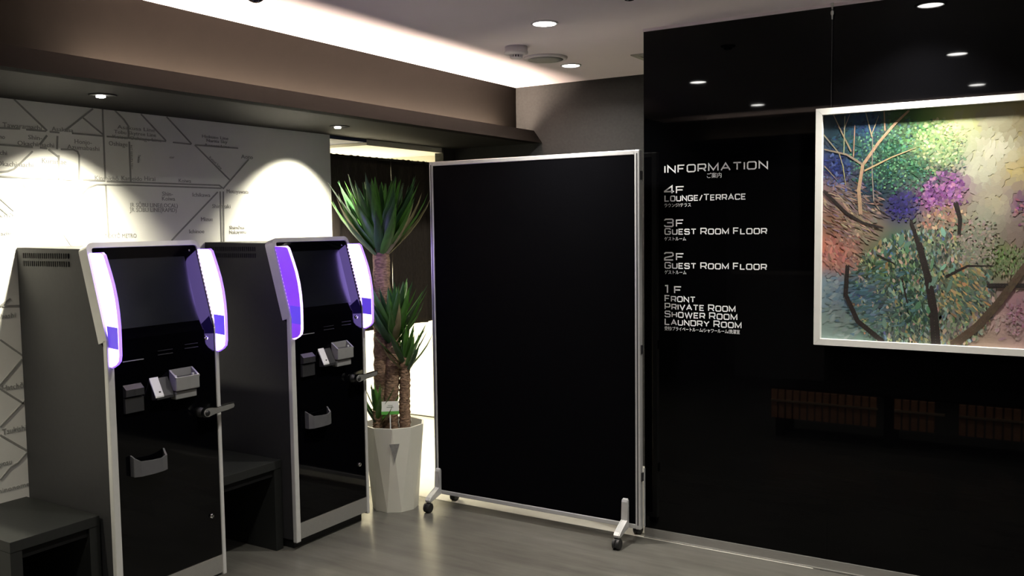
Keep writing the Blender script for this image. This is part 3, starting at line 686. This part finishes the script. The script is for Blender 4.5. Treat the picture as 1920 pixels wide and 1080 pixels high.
for xc in (lx(XL)+0.030, lx(XR)-0.072):
    for s in (-1, 1):
        # bar: up the face of the panel, then out along the floor to the castor
        prof = [(s*0.0165, 0.205), (s*0.022, 0.214), (s*0.034, 0.211), (s*0.038, 0.199), (s*0.037, 0.112), (s*0.118, 0.080), (s*0.130, 0.067), (s*0.126, 0.055), (s*0.110, 0.052), (s*0.018, 0.075)]
        bm = bmesh.new(); prism(bm, prof, 0, xc-0.016, xc+0.016)
        es = [e for e in bm.edges if abs(e.verts[0].co.x-e.verts[1].co.x) < 1e-6]
        bmesh.ops.bevel(bm, geom=es, offset=0.004, segments=2, affect='EDGES')
        ft = obj('foot', bm, MT['alu'], pt)
        bm = bmesh.new()
        for sx in (-1, 1):
            rings = []
            for (dx, r) in ((0.003, 0.020), (0.004, 0.0255), (0.015, 0.0255), (0.018, 0.021)):
                rings.append([Vector((xc+sx*dx, s*0.120+r*math.cos(2*math.pi*k/20), 0.0256+r*math.sin(2*math.pi*k/20))) for k in range(20)])
            ring_stack(bm, rings)
        cs = obj('castor', bm, MT['rubber'], pt)
        bm = bmesh.new(); tube(bm, [(xc, s*0.118, 0.03), (xc, s*0.116, 0.056)], 0.006, 8); bx(bm, xc-0.0025, xc+0.0025, s*0.120-0.022, s*0.120+0.022, 0.014, 0.050); obj('fork', bm, MT['midplastic'], cs)

# ------------------------------------------------------------------ wall lettering
GL = {
 'I': (0.0, [[(0, 0), (0, 1)]]), 'N': (0.95, [[(0, 0), (0, 1), (1, 0), (1, 1)]]), 'F': (0.8, [[(0, 0), (0, 1), (1, 1)], [(0, .5), (.85, .5)]]),
 'O': (1.0, 'O'), 'R': (0.95, [[(0, 0), (0, 1), (.86, 1), (1, .86), (1, .54), (.86, .40), (0, .40)], [(.62, .40), (1, 0)]]),
 'M': (1.15, [[(0, 0), (0, 1), (.5, .12), (1, 1), (1, 0)]]), 'A': (1.1, [[(0, 0), (.5, 1), (1, 0)], [(.17, .32), (.83, .32)]]),
 'T': (0.95, [[(0, 1), (1, 1)], [(.5, 1), (.5, 0)]]), 'L': (0.78, [[(0, 1), (0, 0), (1, 0)]]), 'U': (0.95, [[(0, 1), (0, .14), (.14, 0), (.86, 0), (1, .14), (1, 1)]]),
 'G': (0.98, [[(1, .80), (1, .86), (.86, 1), (.14, 1), (0, .86), (0, .14), (.14, 0), (.86, 0), (1, .14), (1, .48), (.55, .48)]]),
 'E': (0.82, [[(1, 1), (0, 1), (0, 0), (1, 0)], [(0, .5), (.85, .5)]]), 'C': (0.95, [[(1, .78), (1, .86), (.86, 1), (.14, 1), (0, .86), (0, .14), (.14, 0), (.86, 0), (1, .14), (1, .22)]]),
 'S': (0.92, [[(.98, .78), (.98, .88), (.86, 1), (.12, 1), (0, .88), (0, .65), (.12, .54), (.88, .50), (1, .38), (1, .12), (.88, 0), (.12, 0), (0, .12), (0, .22)]]),
 'P': (0.92, [[(0, 0), (0, 1), (.86, 1), (1, .86), (1, .52), (.86, .38), (0, .38)]]), 'V': (1.05, [[(0, 1), (.5, 0), (1, 1)]]), 'H': (0.95, [[(0, 0), (0, 1)], [(1, 0), (1, 1)], [(0, .5), (1, .5)]]),
 'W': (1.5, [[(0, 1), (.25, 0), (.5, 1), (.75, 0), (1, 1)]]), 'D': (1.0, [[(0, 0), (0, 1), (.84, 1), (1, .84), (1, .16), (.84, 0), (0, 0)]]), 'Y': (1.05, [[(0, 1), (.5, .48), (1, 1)], [(.5, .48), (.5, 0)]]),
 '/': (0.55, [[(0, -.05), (1, 1.05)]]),
 '1': (0.28, [[(0, .98), (.9, 1), (.9, 0)]]), '2': (0.92, [[(0, .8), (0, .88), (.12, 1), (.88, 1), (1, .88), (1, .62), (.88, .52), (.12, .34), (0, .22), (0, 0), (1, 0)]]),
 '3': (0.92, [[(0, .82), (0, .88), (.12, 1), (.88, 1), (1, .88), (1, .64), (.86, .53), (.3, .53)], [(.86, .53), (1, .40), (1, .12), (.88, 0), (.12, 0), (0, .12), (0, .2)]]),
 '4': (1.0, [[(.78, 0), (.78, 1), (0, .30), (0, .24), (1, .24)]]),
}
def ribbon(bm, pts, wd, closed, conv):
    n = len(pts); L = []; R = []
    for i in range(n):
        p = Vector(pts[i])
        d0 = (p-Vector(pts[i-1])).normalized() if (i or closed) else None
        d1 = (Vector(pts[(i+1) % n])-p).normalized() if (i < n-1 or closed) else None
        a = d0 or d1; b = d1 or d0; t = a+b
        if t.length < 1e-4: t = a
        t.normalize(); nn = Vector((-t.y, t.x)); k = 1/max(0.45, nn.dot(Vector((-a.y, a.x))))
        L.append(p+nn*wd/2*k); R.append(p-nn*wd/2*k)
    V = [[[bm.verts.new(conv(q, th)) for q in side] for side in (L, R)] for th in (0.0002, 0.0016)]
    for i in range(n if closed else n-1):
        j = (i+1) % n
        bm.faces.new((V[1][0][i], V[1][0][j], V[1][1][j], V[1][1][i]))
        for s in (0, 1): bm.faces.new((V[0][s][i], V[0][s][j], V[1][s][j], V[1][s][i]))
    if not closed:
        for i in (0, n-1): bm.faces.new((V[0][0][i], V[0][1][i], V[1][1][i], V[1][0][i]))

def gothic(name, s, x0, x1, zbase, cap, small, parent, origin):
    """wide square capitals; letters after the first of each word at scale `small`"""
    gap = 0.40; strokes = []; x = 0.0; first = True; letters = []
    for ch in s:
        if ch == ' ': x += 0.55; first = True; continue
        k = 1.0 if first else small
        wd, g = GL[ch]; wd *= 1.02*k
        if g == 'O':
            c = 0.15; g = [[(c, 0), (1-c, 0), (1, c), (1, 1-c), (1-c, 1), (c, 1), (0, 1-c), (0, c)]]; closed = True
        else: closed = False
        letters.append([([(x+px*wd, py*k) for px, py in pl_], closed) for pl_ in g])
        x += wd + gap*(1.0 if k == 1 else 0.92); first = (ch == '/')
    tot = x-gap; sx = (x1-x0)/tot; sw = cap*0.155
    def conv(q, th): return Vector((q.x, YR-th, q.y)) - origin
    for strokes in letters:
        bm = bmesh.new()
        for pts, closed in strokes:
            ribbon(bm, [(x0+px*sx, zbase+sw/2+py*(cap-sw)) for px, py in pts], sw, closed, conv)
        obj(name, bm, MT['lettering'], parent)

OR = Vector((-1.35, YR, 1.0))
fd = thing('floor_directory', OR, 'white INFORMATION lettering listing the floors on the black wall', 'sign')
X0 = -1.585
def rx(px): return cast(px, 430, 1, YR).x
def rz(py): return cast(1247, py, 1, YR).z
for s, px1, base, cappx, small in (('INFORMATION', 1438, 325.2, 15.0, 1.0), ('LOUNGE/TERRACE', 1397, 378.2, 12.4, 0.86),
        ('GUEST ROOM FLOOR', 1437, 440.2, 12.4, 0.86), ('GUEST ROOM FLOOR', 1437, 503.6, 12.4, 0.86),
        ('FRONT', 1303, 565.5, 12.4, 0.86), ('PRIVATE ROOM', 1378.5, 580.2, 12.4, 0.86), ('SHOWER ROOM', 1382, 594.6, 12.4, 0.86), ('LAUNDRY ROOM', 1390, 609.0, 12.4, 0.86)):
    gothic('letter', s, X0, rx(px1), rz(base), rz(base-cappx)-rz(base), small, fd, OR)
for s, base, px0, px1, pf0, pf1 in (('4', 364, 1246.5, 1264, 1268.5, 1282), ('3', 426, 1246.5, 1262, 1268.5, 1281), ('2', 488.5, 1246.5, 1262, 1268.5, 1281.5), ('1', 550, 1247, 1252, 1265, 1277)):
    gothic('floor_number', s, rx(px0), rx(px1), rz(base), rz(base-16)-rz(base), 1.0, fd, OR)
    gothic('floor_letter', 'F', rx(pf0), rx(pf1), rz(base), rz(base-14)-rz(base), 1.0, fd, OR)
XD = Vector((1, 0, 0))
for s, px0, px1, base, cp in (('ご案内', 1325.5, 1352.5, 336.5, 8.5), ('ラウンジ/テラス', 1246, 1295.5, 388.3, 6.6), ('ゲストルーム', 1246, 1286.5, 450.8, 6.6), ('ゲストルーム', 1246, 1287, 513.3, 6.6), ('受付/プライベートルーム/シャワールーム/洗濯室', 1246, 1388, 618.5, 6.6)):
    wall_text('kana_line', s, Vector((rx(px0), YR, rz(base)))-OR, XD, ZU, rx(px1)-rx(px0), rz(base-cp)-rz(base), MT['lettering'], fd, caph=0.80)

# ------------------------------------------------------------------ painting
PX0, PX1, PZ0, PZ1 = -0.902, 0.62, 0.980, 1.966
FW = 0.026
pa = thing('framed_painting', ((PX0+PX1)/2, YR, PZ0), 'large garden painting in a white frame on the black glass wall', 'painting')
cx = (PX0+PX1)/2
def frame_bar(pts):
    bm = bmesh.new(); prism(bm, pts, 1, -0.040, -0.002); return obj('frame_bar', bm, MT['frame'], pa)
a0, a1, b0, b1 = PX0-cx, PX1-cx, 0.0, PZ1-PZ0
e = 0.0004
frame_bar([(a0, b1), (a1, b1), (a1-FW-e, b1-FW), (a0+FW+e, b1-FW)]); frame_bar([(a0, b0), (a1, b0), (a1-FW-e, b0+FW), (a0+FW+e, b0+FW)])
frame_bar([(a0, b0+e*2), (a0+FW, b0+FW+e), (a0+FW, b1-FW-e), (a0, b1-e*2)]); frame_bar([(a1, b0+e*2), (a1-FW, b0+FW+e), (a1-FW, b1-FW-e), (a1, b1-e*2)])

def zz2(x, y):       # study-crop coordinates -> wall position (x, z)
    p = cast(1500+x*0.4907, 160+y*0.4907, 1, YR-0.012); return (p.x, p.z)
CTRL = [((120,150),(.07,.15,.20)),((250,150),(.07,.22,.38)),((200,230),(.10,.28,.26)),((400,120),(.18,.32,.16)),((350,250),(.05,.27,.17)),((450,320),(.06,.30,.18)),((330,330),(.04,.22,.16)),
 ((520,200),(.55,.66,.36)),((470,170),(.30,.48,.22)),((560,260),(.50,.62,.38)),((600,160),(.68,.70,.46)),((740,130),(.60,.58,.44)),((750,250),(.76,.75,.63)),((680,320),(.72,.72,.60)),((840,150),(.55,.50,.34)),((850,320),(.74,.66,.38)),((760,450),(.70,.66,.52)),((700,500),(.60,.60,.50)),
 ((140,310),(.08,.14,.38)),((120,420),(.48,.38,.38)),((250,420),(.08,.18,.26)),((300,400),(.05,.18,.20)),((380,460),(.12,.10,.34)),((520,420),(.42,.16,.46)),((590,380),(.50,.26,.50)),((520,350),(.20,.26,.26)),
 ((150,520),(.50,.36,.28)),((250,540),(.50,.44,.36)),((130,640),(.72,.42,.34)),((110,780),(.46,.55,.60)),((110,920),(.50,.58,.56)),((220,800),(.24,.38,.48)),((230,920),(.40,.50,.46)),((300,700),(.32,.42,.22)),((400,700),(.20,.34,.24)),((370,620),(.26,.38,.30)),((450,850),(.22,.36,.28)),((500,600),(.36,.42,.34)),
 ((600,750),(.36,.40,.28)),((650,830),(.30,.40,.36)),((640,620),(.50,.50,.42)),((780,650),(.40,.48,.28)),((830,580),(.50,.42,.38)),((840,450),(.46,.28,.44)),((760,900),(.68,.56,.54)),((840,850),(.62,.46,.50)),((700,960),(.60,.52,.46)),((560,480),(.60,.46,.36)),((600,560),(.45,.48,.40)),
 ((950,400),(.40,.38,.34)),((1000,250),(.66,.62,.44)),((1000,600),(.32,.40,.28)),((1100,150),(.30,.40,.24)),((1000,900),(.55,.46,.44)),((1300,300),(.16,.32,.22)),((1300,700),(.28,.36,.28)),((1500,500),(.22,.34,.26))]
CT = [(*zz2(*p), lin(c)) for p, c in CTRL]
def base_col(x, z):
    sw = 0; c = [0, 0, 0]
    for cx_, cz_, cc in CT:
        d = (x-cx_)**2+(z-cz_)**2; wgt = 1/(d+0.0010)**1.7
        sw += wgt
        for k in range(3): c[k] += wgt*cc[k]
    return [v/sw for v in c]
def colour_mesh(name, verts, faces, fcols, m, parent):
    me = bpy.data.meshes.new(name); me.from_pydata(verts, [], faces)
    at = me.color_attributes.new('paint', 'FLOAT_COLOR', 'CORNER'); i = 0
    buf = []
    for f, c in zip(faces, fcols):
        for k in range(len(f)): buf.extend((*(c if not isinstance(c[0], (tuple, list)) else c[k]), 1.0))
    at.data.foreach_set('color', buf)
    return link(name, me, m, parent)
pm = bpy.data.materials.new('oil_paint'); pm.use_nodes = True; nt = pm.node_tree; b = nt.nodes['Principled BSDF']
va = nt.nodes.new('ShaderNodeVertexColor'); va.layer_name = 'paint'; nt.links.new(va.outputs['Color'], b.inputs['Base Color']); b.inputs['Roughness'].default_value = 0.55; b.inputs['Specular IOR Level'].default_value = 0.3
nz_ = nt.nodes.new('ShaderNodeTexNoise'); nz_.inputs['Scale'].default_value = 160; bp = nt.nodes.new('ShaderNodeBump'); bp.inputs['Strength'].default_value = 0.15; bp.inputs['Distance'].default_value = 0.002
nt.links.new(nz_.outputs['Fac'], bp.inputs['Height']); nt.links.new(bp.outputs['Normal'], b.inputs['Normal'])
ix0, ix1, iz0, iz1 = PX0+FW-0.004, PX1-FW+0.004, PZ0+FW-0.004, PZ1-FW+0.004
NX, NZ = 90, 60; vs = []; cols = []
for j in range(NZ+1):
    for i in range(NX+1):
        x = ix0+(ix1-ix0)*i/NX; z = iz0+(iz1-iz0)*j/NZ
        vs.append((x-cx, -0.012, z-PZ0)); cols.append(tuple(base_col(x, z)))
fs = []; fc = []
for j in range(NZ):
    for i in range(NX):
        q = (j*(NX+1)+i, j*(NX+1)+i+1, (j+1)*(NX+1)+i+1, (j+1)*(NX+1)+i); fs.append(q); fc.append([cols[k] for k in q])
cnv = colour_mesh('canvas', vs, fs, fc, pm, pa)
rp = random.Random(3); sv = []; sf = []; scol = []; layer = [0]
def clampin(x, z): return min(max(x, ix0), ix1), min(max(z, iz0), iz1)
def dab(x, z, ln, wd, ang, col):
    if not (ix0+0.003 < x < ix1-0.003 and iz0+0.003 < z < iz1-0.003): return
    layer[0] += 1; yy = -0.0125 - 0.0022*min(1, layer[0]/14000) - rp.random()*0.0002
    ca, sa = math.cos(ang), math.sin(ang); k = len(sv)
    for u, v in ((-.5, 0), (-.2, .5), (.2, .42), (.5, 0), (.2, -.42), (-.2, -.5)):
        px, pz = clampin(x+ca*u*ln-sa*v*wd, z+sa*u*ln+ca*v*wd); sv.append((px-cx, yy, pz-PZ0))
    sf.append(tuple(range(k, k+6))); g = 0.3*col[0]+0.5*col[1]+0.2*col[2]; scol.append(tuple(max(0, min(1, g+(c-g)*0.78)) for c in col))
def jit(c, a): 
    f = 1+rp.uniform(-a, a); return tuple(v*f*(1+rp.uniform(-a, a)*0.6) for v in c)
def region(n, x0, x1, y0, y1, ln, wd, ang, angj, pal=None, mixp=0.5, a=0.35, mask=None, soft=True):
    for _ in range(n):
        x = rp.uniform(x0, x1); y = rp.uniform(y0, y1)
        if mask and not mask(x, y): continue
        if soft and rp.random() < (((x-(x0+x1)/2)/(x1-x0)*2)**2+((y-(y0+y1)/2)/(y1-y0)*2)**2)**1.5*0.75: continue
        X, Z = zz2(x, y); c = base_col(X, Z)
        if pal and rp.random() < mixp: p = lin(rp.choice(pal)); k = rp.uniform(0.35, 0.9); c = [c[i]*(1-k)+p[i]*k for i in range(3)]
        dab(X, Z, ln*rp.uniform(.6, 1.4), wd*rp.uniform(.6, 1.4), ang+rp.uniform(-angj, angj), jit(c, a))
U = 0.00115       # one study-crop pixel in metres
G_ = [(.08,.36,.24),(.16,.48,.30),(.30,.58,.36),(.05,.22,.16),(.10,.30,.36)]
# skies and soft grounds
region(1100, 600, 1500, 95, 600, 40*U, 22*U, 1.2, 0.8, a=0.03, soft=False)
region(500, 90, 260, 640, 990, 30*U, 12*U, 0.5, 0.7, [(.55,.62,.62),(.36,.50,.60),(.30,.45,.55)], 0.3, 0.10)
region(700, 660, 1500, 760, 1000, 22*U, 10*U, 1.2, 0.9, [(.72,.56,.58),(.60,.40,.52),(.66,.58,.50)], 0.35, 0.12)
# upper canopy
region(1700, 92, 480, 95, 440, 16*U, 9*U, 0.8, 1.5, [(.05,.16,.36),(.04,.10,.22),(.08,.30,.40)], 0.35, 0.35, lambda x, y: x < 330 or y < 200)
region(2600, 190, 640, 120, 440, 11*U, 8*U, 0.6, 1.5, G_, 0.5, 0.4, lambda x, y: ((x-390)/250)**2+((y-280)/170)**2 < 1)
region(650, 200, 520, 150, 400, 7*U, 6*U, 0.6, 1.5, [(.30,.58,.40),(.42,.64,.42),(.20,.48,.42)], 0.8, 0.2)
region(800, 420, 660, 120, 340, 12*U, 8*U, 0.6, 1.5, [(.66,.68,.42),(.50,.60,.32),(.74,.74,.54),(.34,.48,.22)], 0.6, 0.2, lambda x, y: x+0.4*y < 720)
region(350, 90, 200, 260, 420, 13*U, 7*U, 1.0, 1.2, [(.10,.22,.55),(.30,.40,.62),(.06,.10,.25)], 0.6, 0.3)
# grasses and warm reds on the left
region(800, 90, 330, 370, 600, 34*U, 5*U, 2.6, 0.5, [(.62,.48,.40),(.35,.24,.18),(.72,.60,.46),(.50,.40,.46)], 0.6, 0.3)
region(380, 90, 260, 560, 720, 26*U, 9*U, 2.2, 0.9, [(.70,.44,.36),(.60,.34,.30),(.74,.56,.46),(.50,.34,.30)], 0.7, 0.25)
# purple blossom
region(500, 330, 460, 400, 520, 13*U, 8*U, 0.8, 1.5, [(.12,.10,.42),(.20,.14,.50),(.10,.12,.30)], 0.7, 0.3)
region(650, 440, 640, 330, 490, 14*U, 9*U, 0.8, 1.5, [(.50,.20,.54),(.62,.34,.66),(.38,.12,.42),(.72,.46,.66)], 0.75, 0.25, lambda x, y: x-440 > (430-y)*0.8)
region(450, 430, 660, 460, 600, 18*U, 9*U, 1.8, 0.9, [(.72,.52,.38),(.80,.62,.46),(.40,.50,.40),(.66,.40,.34)], 0.6, 0.25)
region(300, 810, 1000, 380, 560, 14*U, 9*U, 0.8, 1.5, [(.55,.24,.50),(.40,.45,.30),(.70,.42,.40)], 0.6, 0.3)
# hanging foliage
PAL = [(.20,.38,.22),(.12,.28,.20),(.34,.52,.30),(.46,.58,.34),(.16,.34,.40),(.24,.44,.50),(.62,.60,.28),(.70,.56,.24),(.30,.46,.38),(.52,.60,.52),(.10,.20,.18),(.66,.48,.40),(.20,.30,.50)]
mk = lambda x, y: ((x-470)/275)**2+((y-800)/245)**2 < 1.0
region(4200, 190, 750, 540, 990, 26*U, 10*U, 1.75, 0.6, PAL, 0.75, 0.5, mk, False)
region(900, 230, 740, 540, 985, 20*U, 8*U, 1.7, 0.7, [(.56,.66,.54),(.48,.62,.40),(.70,.68,.44),(.50,.66,.64),(.72,.60,.52)], 0.95, 0.2, mk, False)
region(700, 230, 740, 560, 985, 16*U, 6*U, 1.7, 0.7, [(.06,.14,.12),(.08,.18,.20),(.10,.14,.10)], 0.95, 0.2, mk, False)
region(900, 180, 480, 660, 960, 30*U, 8*U, 0.3, 0.5, [(.14,.30,.36),(.22,.40,.46),(.12,.24,.20),(.30,.46,.52)], 0.8, 0.3, lambda x, y: x < 320 or rp.random() < .2)
region(500, 540, 720, 680, 900, 24*U, 8*U, 2.3, 0.5, [(.70,.60,.30),(.76,.54,.26),(.40,.52,.36),(.24,.40,.34)], 0.7, 0.3)
region(700, 600, 760, 500, 700, 14*U, 7*U, 1.2, 1.2, [(.60,.50,.46),(.48,.52,.40),(.66,.58,.54)], 0.6, 0.2)
region(500, 730, 900, 610, 740, 12*U, 5*U, 1.4, 0.6, [(.36,.50,.22),(.48,.58,.34),(.56,.48,.40)], 0.7, 0.25)
region(260, 780, 860, 830, 960, 9*U, 6*U, 1.0, 1.4, [(.56,.30,.42),(.70,.50,.60)], 0.7, 0.2)
region(1800, 960, 1500, 100, 990, 22*U, 9*U, 1.2, 1.4, PAL, 0.6, 0.35)
region(30, 260, 700, 440, 980, 46*U, 14*U, 1.35, 0.5, [(.36,.58,.48),(.44,.66,.56),(.22,.42,.38),(.30,.52,.36)], 1.0, 0.15)
def branch(pts, w0, w1, col):
    P = [zz2(*q) for q in pts]; c = lin(col)
    for i in range(len(P)-1):
        (xa, za), (xb, zb_) = P[i], P[i+1]; L = math.hypot(xb-xa, zb_-za); n = max(2, int(L/(9*U)))
        for k in range(n):
            s = (k+0.5)/n; f = (i+s)/(len(P)-1); ww = (w0+(w1-w0)*f)*U
            for r in (-0.28, 0.28):
                ang = math.atan2(zb_-za, xb-xa); nx, nz = -math.sin(ang), math.cos(ang)
                dab(xa+(xb-xa)*s+nx*ww*r, za+(zb_-za)*s+nz*ww*r, L/n*2.2, ww*0.62, ang, jit(c, 0.16 if r < 0 else 0.10))
layer[0] = 13000
PALE = (.62, .56, .42)
for pts, w0, w1 in (([(232,490),(225,400),(240,305),(300,220),(360,150),(415,98)],16,9), ([(240,303),(180,265),(95,245)],10,6), ([(250,325),(350,275),(440,240)],8,3), ([(168,260),(172,120)],5,3), ([(195,250),(160,180),(128,112)],7,3), ([(205,270),(210,155)],5,3),
        ([(275,195),(252,105)],6,3), ([(325,170),(322,98)],6,4), ([(282,440),(276,330),(278,200)],4,3), ([(92,190),(150,260),(165,310)],5,4), ([(165,310),(175,380)],5,3), ([(95,310),(140,360)],4,2), ([(275,185),(300,120)],4,2), ([(170,165),(192,108)],4,2)):
    branch(pts, w0*0.72, w1*0.72, tuple(c*rp.uniform(.82, 1.05) for c in PALE))
DK = (.17, .14, .13)
for pts, w0, w1 in (([(92,405),(180,490),(240,525),(315,545)],10,6), ([(455,605),(490,740),(510,860),(520,992)],17,27), ([(182,690),(175,800),(220,900),(315,978)],12,16), ([(720,765),(900,765),(1100,740)],13,13),
        ([(560,730),(640,690),(740,690)],9,3), ([(595,450),(612,510),(608,570)],14,9), ([(300,650),(360,680)],6,3), ([(390,740),(410,830)],6,4), ([(425,520),(450,600)],8,14)):
    branch(pts, w0, w1, DK)
branch([(585,992),(680,920),(760,830),(856,700),(960,560)], 25, 18, (.34, .27, .20))
colour_mesh('brush_strokes', sv, sf, scol, pm, cnv)['kind'] = 'stuff'
# hanging wires with hooks at the ceiling
for xw in (XSEAM, 0.56):
    t = thing('picture_wire', (xw, YR-0.016, ZC), 'thin hanging wire with a metal hook above the painting' if xw < 0 else 'thin hanging wire at the far end of the painting', 'wire')
    bm = bmesh.new(); tube(bm, [(0, 0, -0.012), (0, 0, PZ1-ZC)], 0.0005, 6); obj('wire', bm, MT['midplastic'], t)
    bm = bmesh.new(); lathe(bm, [(0.006, 0), (0.006, -0.012), (0.003, -0.018), (0.003, -0.026)], 12); lathe(bm, [(0.0035, -0.03), (0.006, -0.036), (0.006, -0.044), (0.003, -0.05), (0.0025, -0.066)], 12); obj('hook', bm, MT['alu'], t, True)

# ------------------------------------------------------------------ things behind the viewer, mirrored in the glass
lb = thing('slatted_bench', (-1.05, 1.62, 0), 'low red brown slatted wooden bench mirrored in the black wall', 'bench')
for k in range(3):
    a, b = ((-0.68, 0.02), (0.12, 0.42), (0.50, 1.75))[k]
    n = int((b-a)/0.05)
    for q in range(n): box('slat', a+q*0.05, a+q*0.05+0.038, -0.03, -0.012, 0.14, 0.335, MT['wood'], lb)
    box('rail', a, b, -0.012, 0.0, 0.255, 0.268, MT['woodpale'], lb)
box('seat', -0.70, 1.77, -0.40, -0.04, 0.336, 0.352, MT['benchdark'], lb)
for xx in (-0.66, 0.05, 1.65): box('leg', xx, xx+0.05, -0.36, -0.05, 0, 0.336, MT['benchdark'], lb)
ct = thing('reception_counter', (-2.45, -0.95, 0), 'pale reception counter mirrored in the black wall', 'counter')
box('counter_body', -0.30, 0.55, -0.25, 0.2, 0.0, 1.0, MT['greywall'], ct)
box('counter_top', -0.33, 0.58, -0.28, 0.23, 1.0, 1.035, MT['white'], ct)
lp = thing('laptop', (-2.15, -0.92, 1.035), 'dark open laptop on the counter, mirrored in the black wall', 'laptop')
box('keyboard_base', -0.16, 0.16, -0.11, 0.11, 0.0, 0.018, MT['midplastic'], lp)
bm = bmesh.new(); prism(bm, [(0.10, 0.018), (0.112, 0.018), (0.165, 0.22), (0.153, 0.22)], 0, -0.16, 0.16); obj('lid', bm, MT['midplastic'], lp)
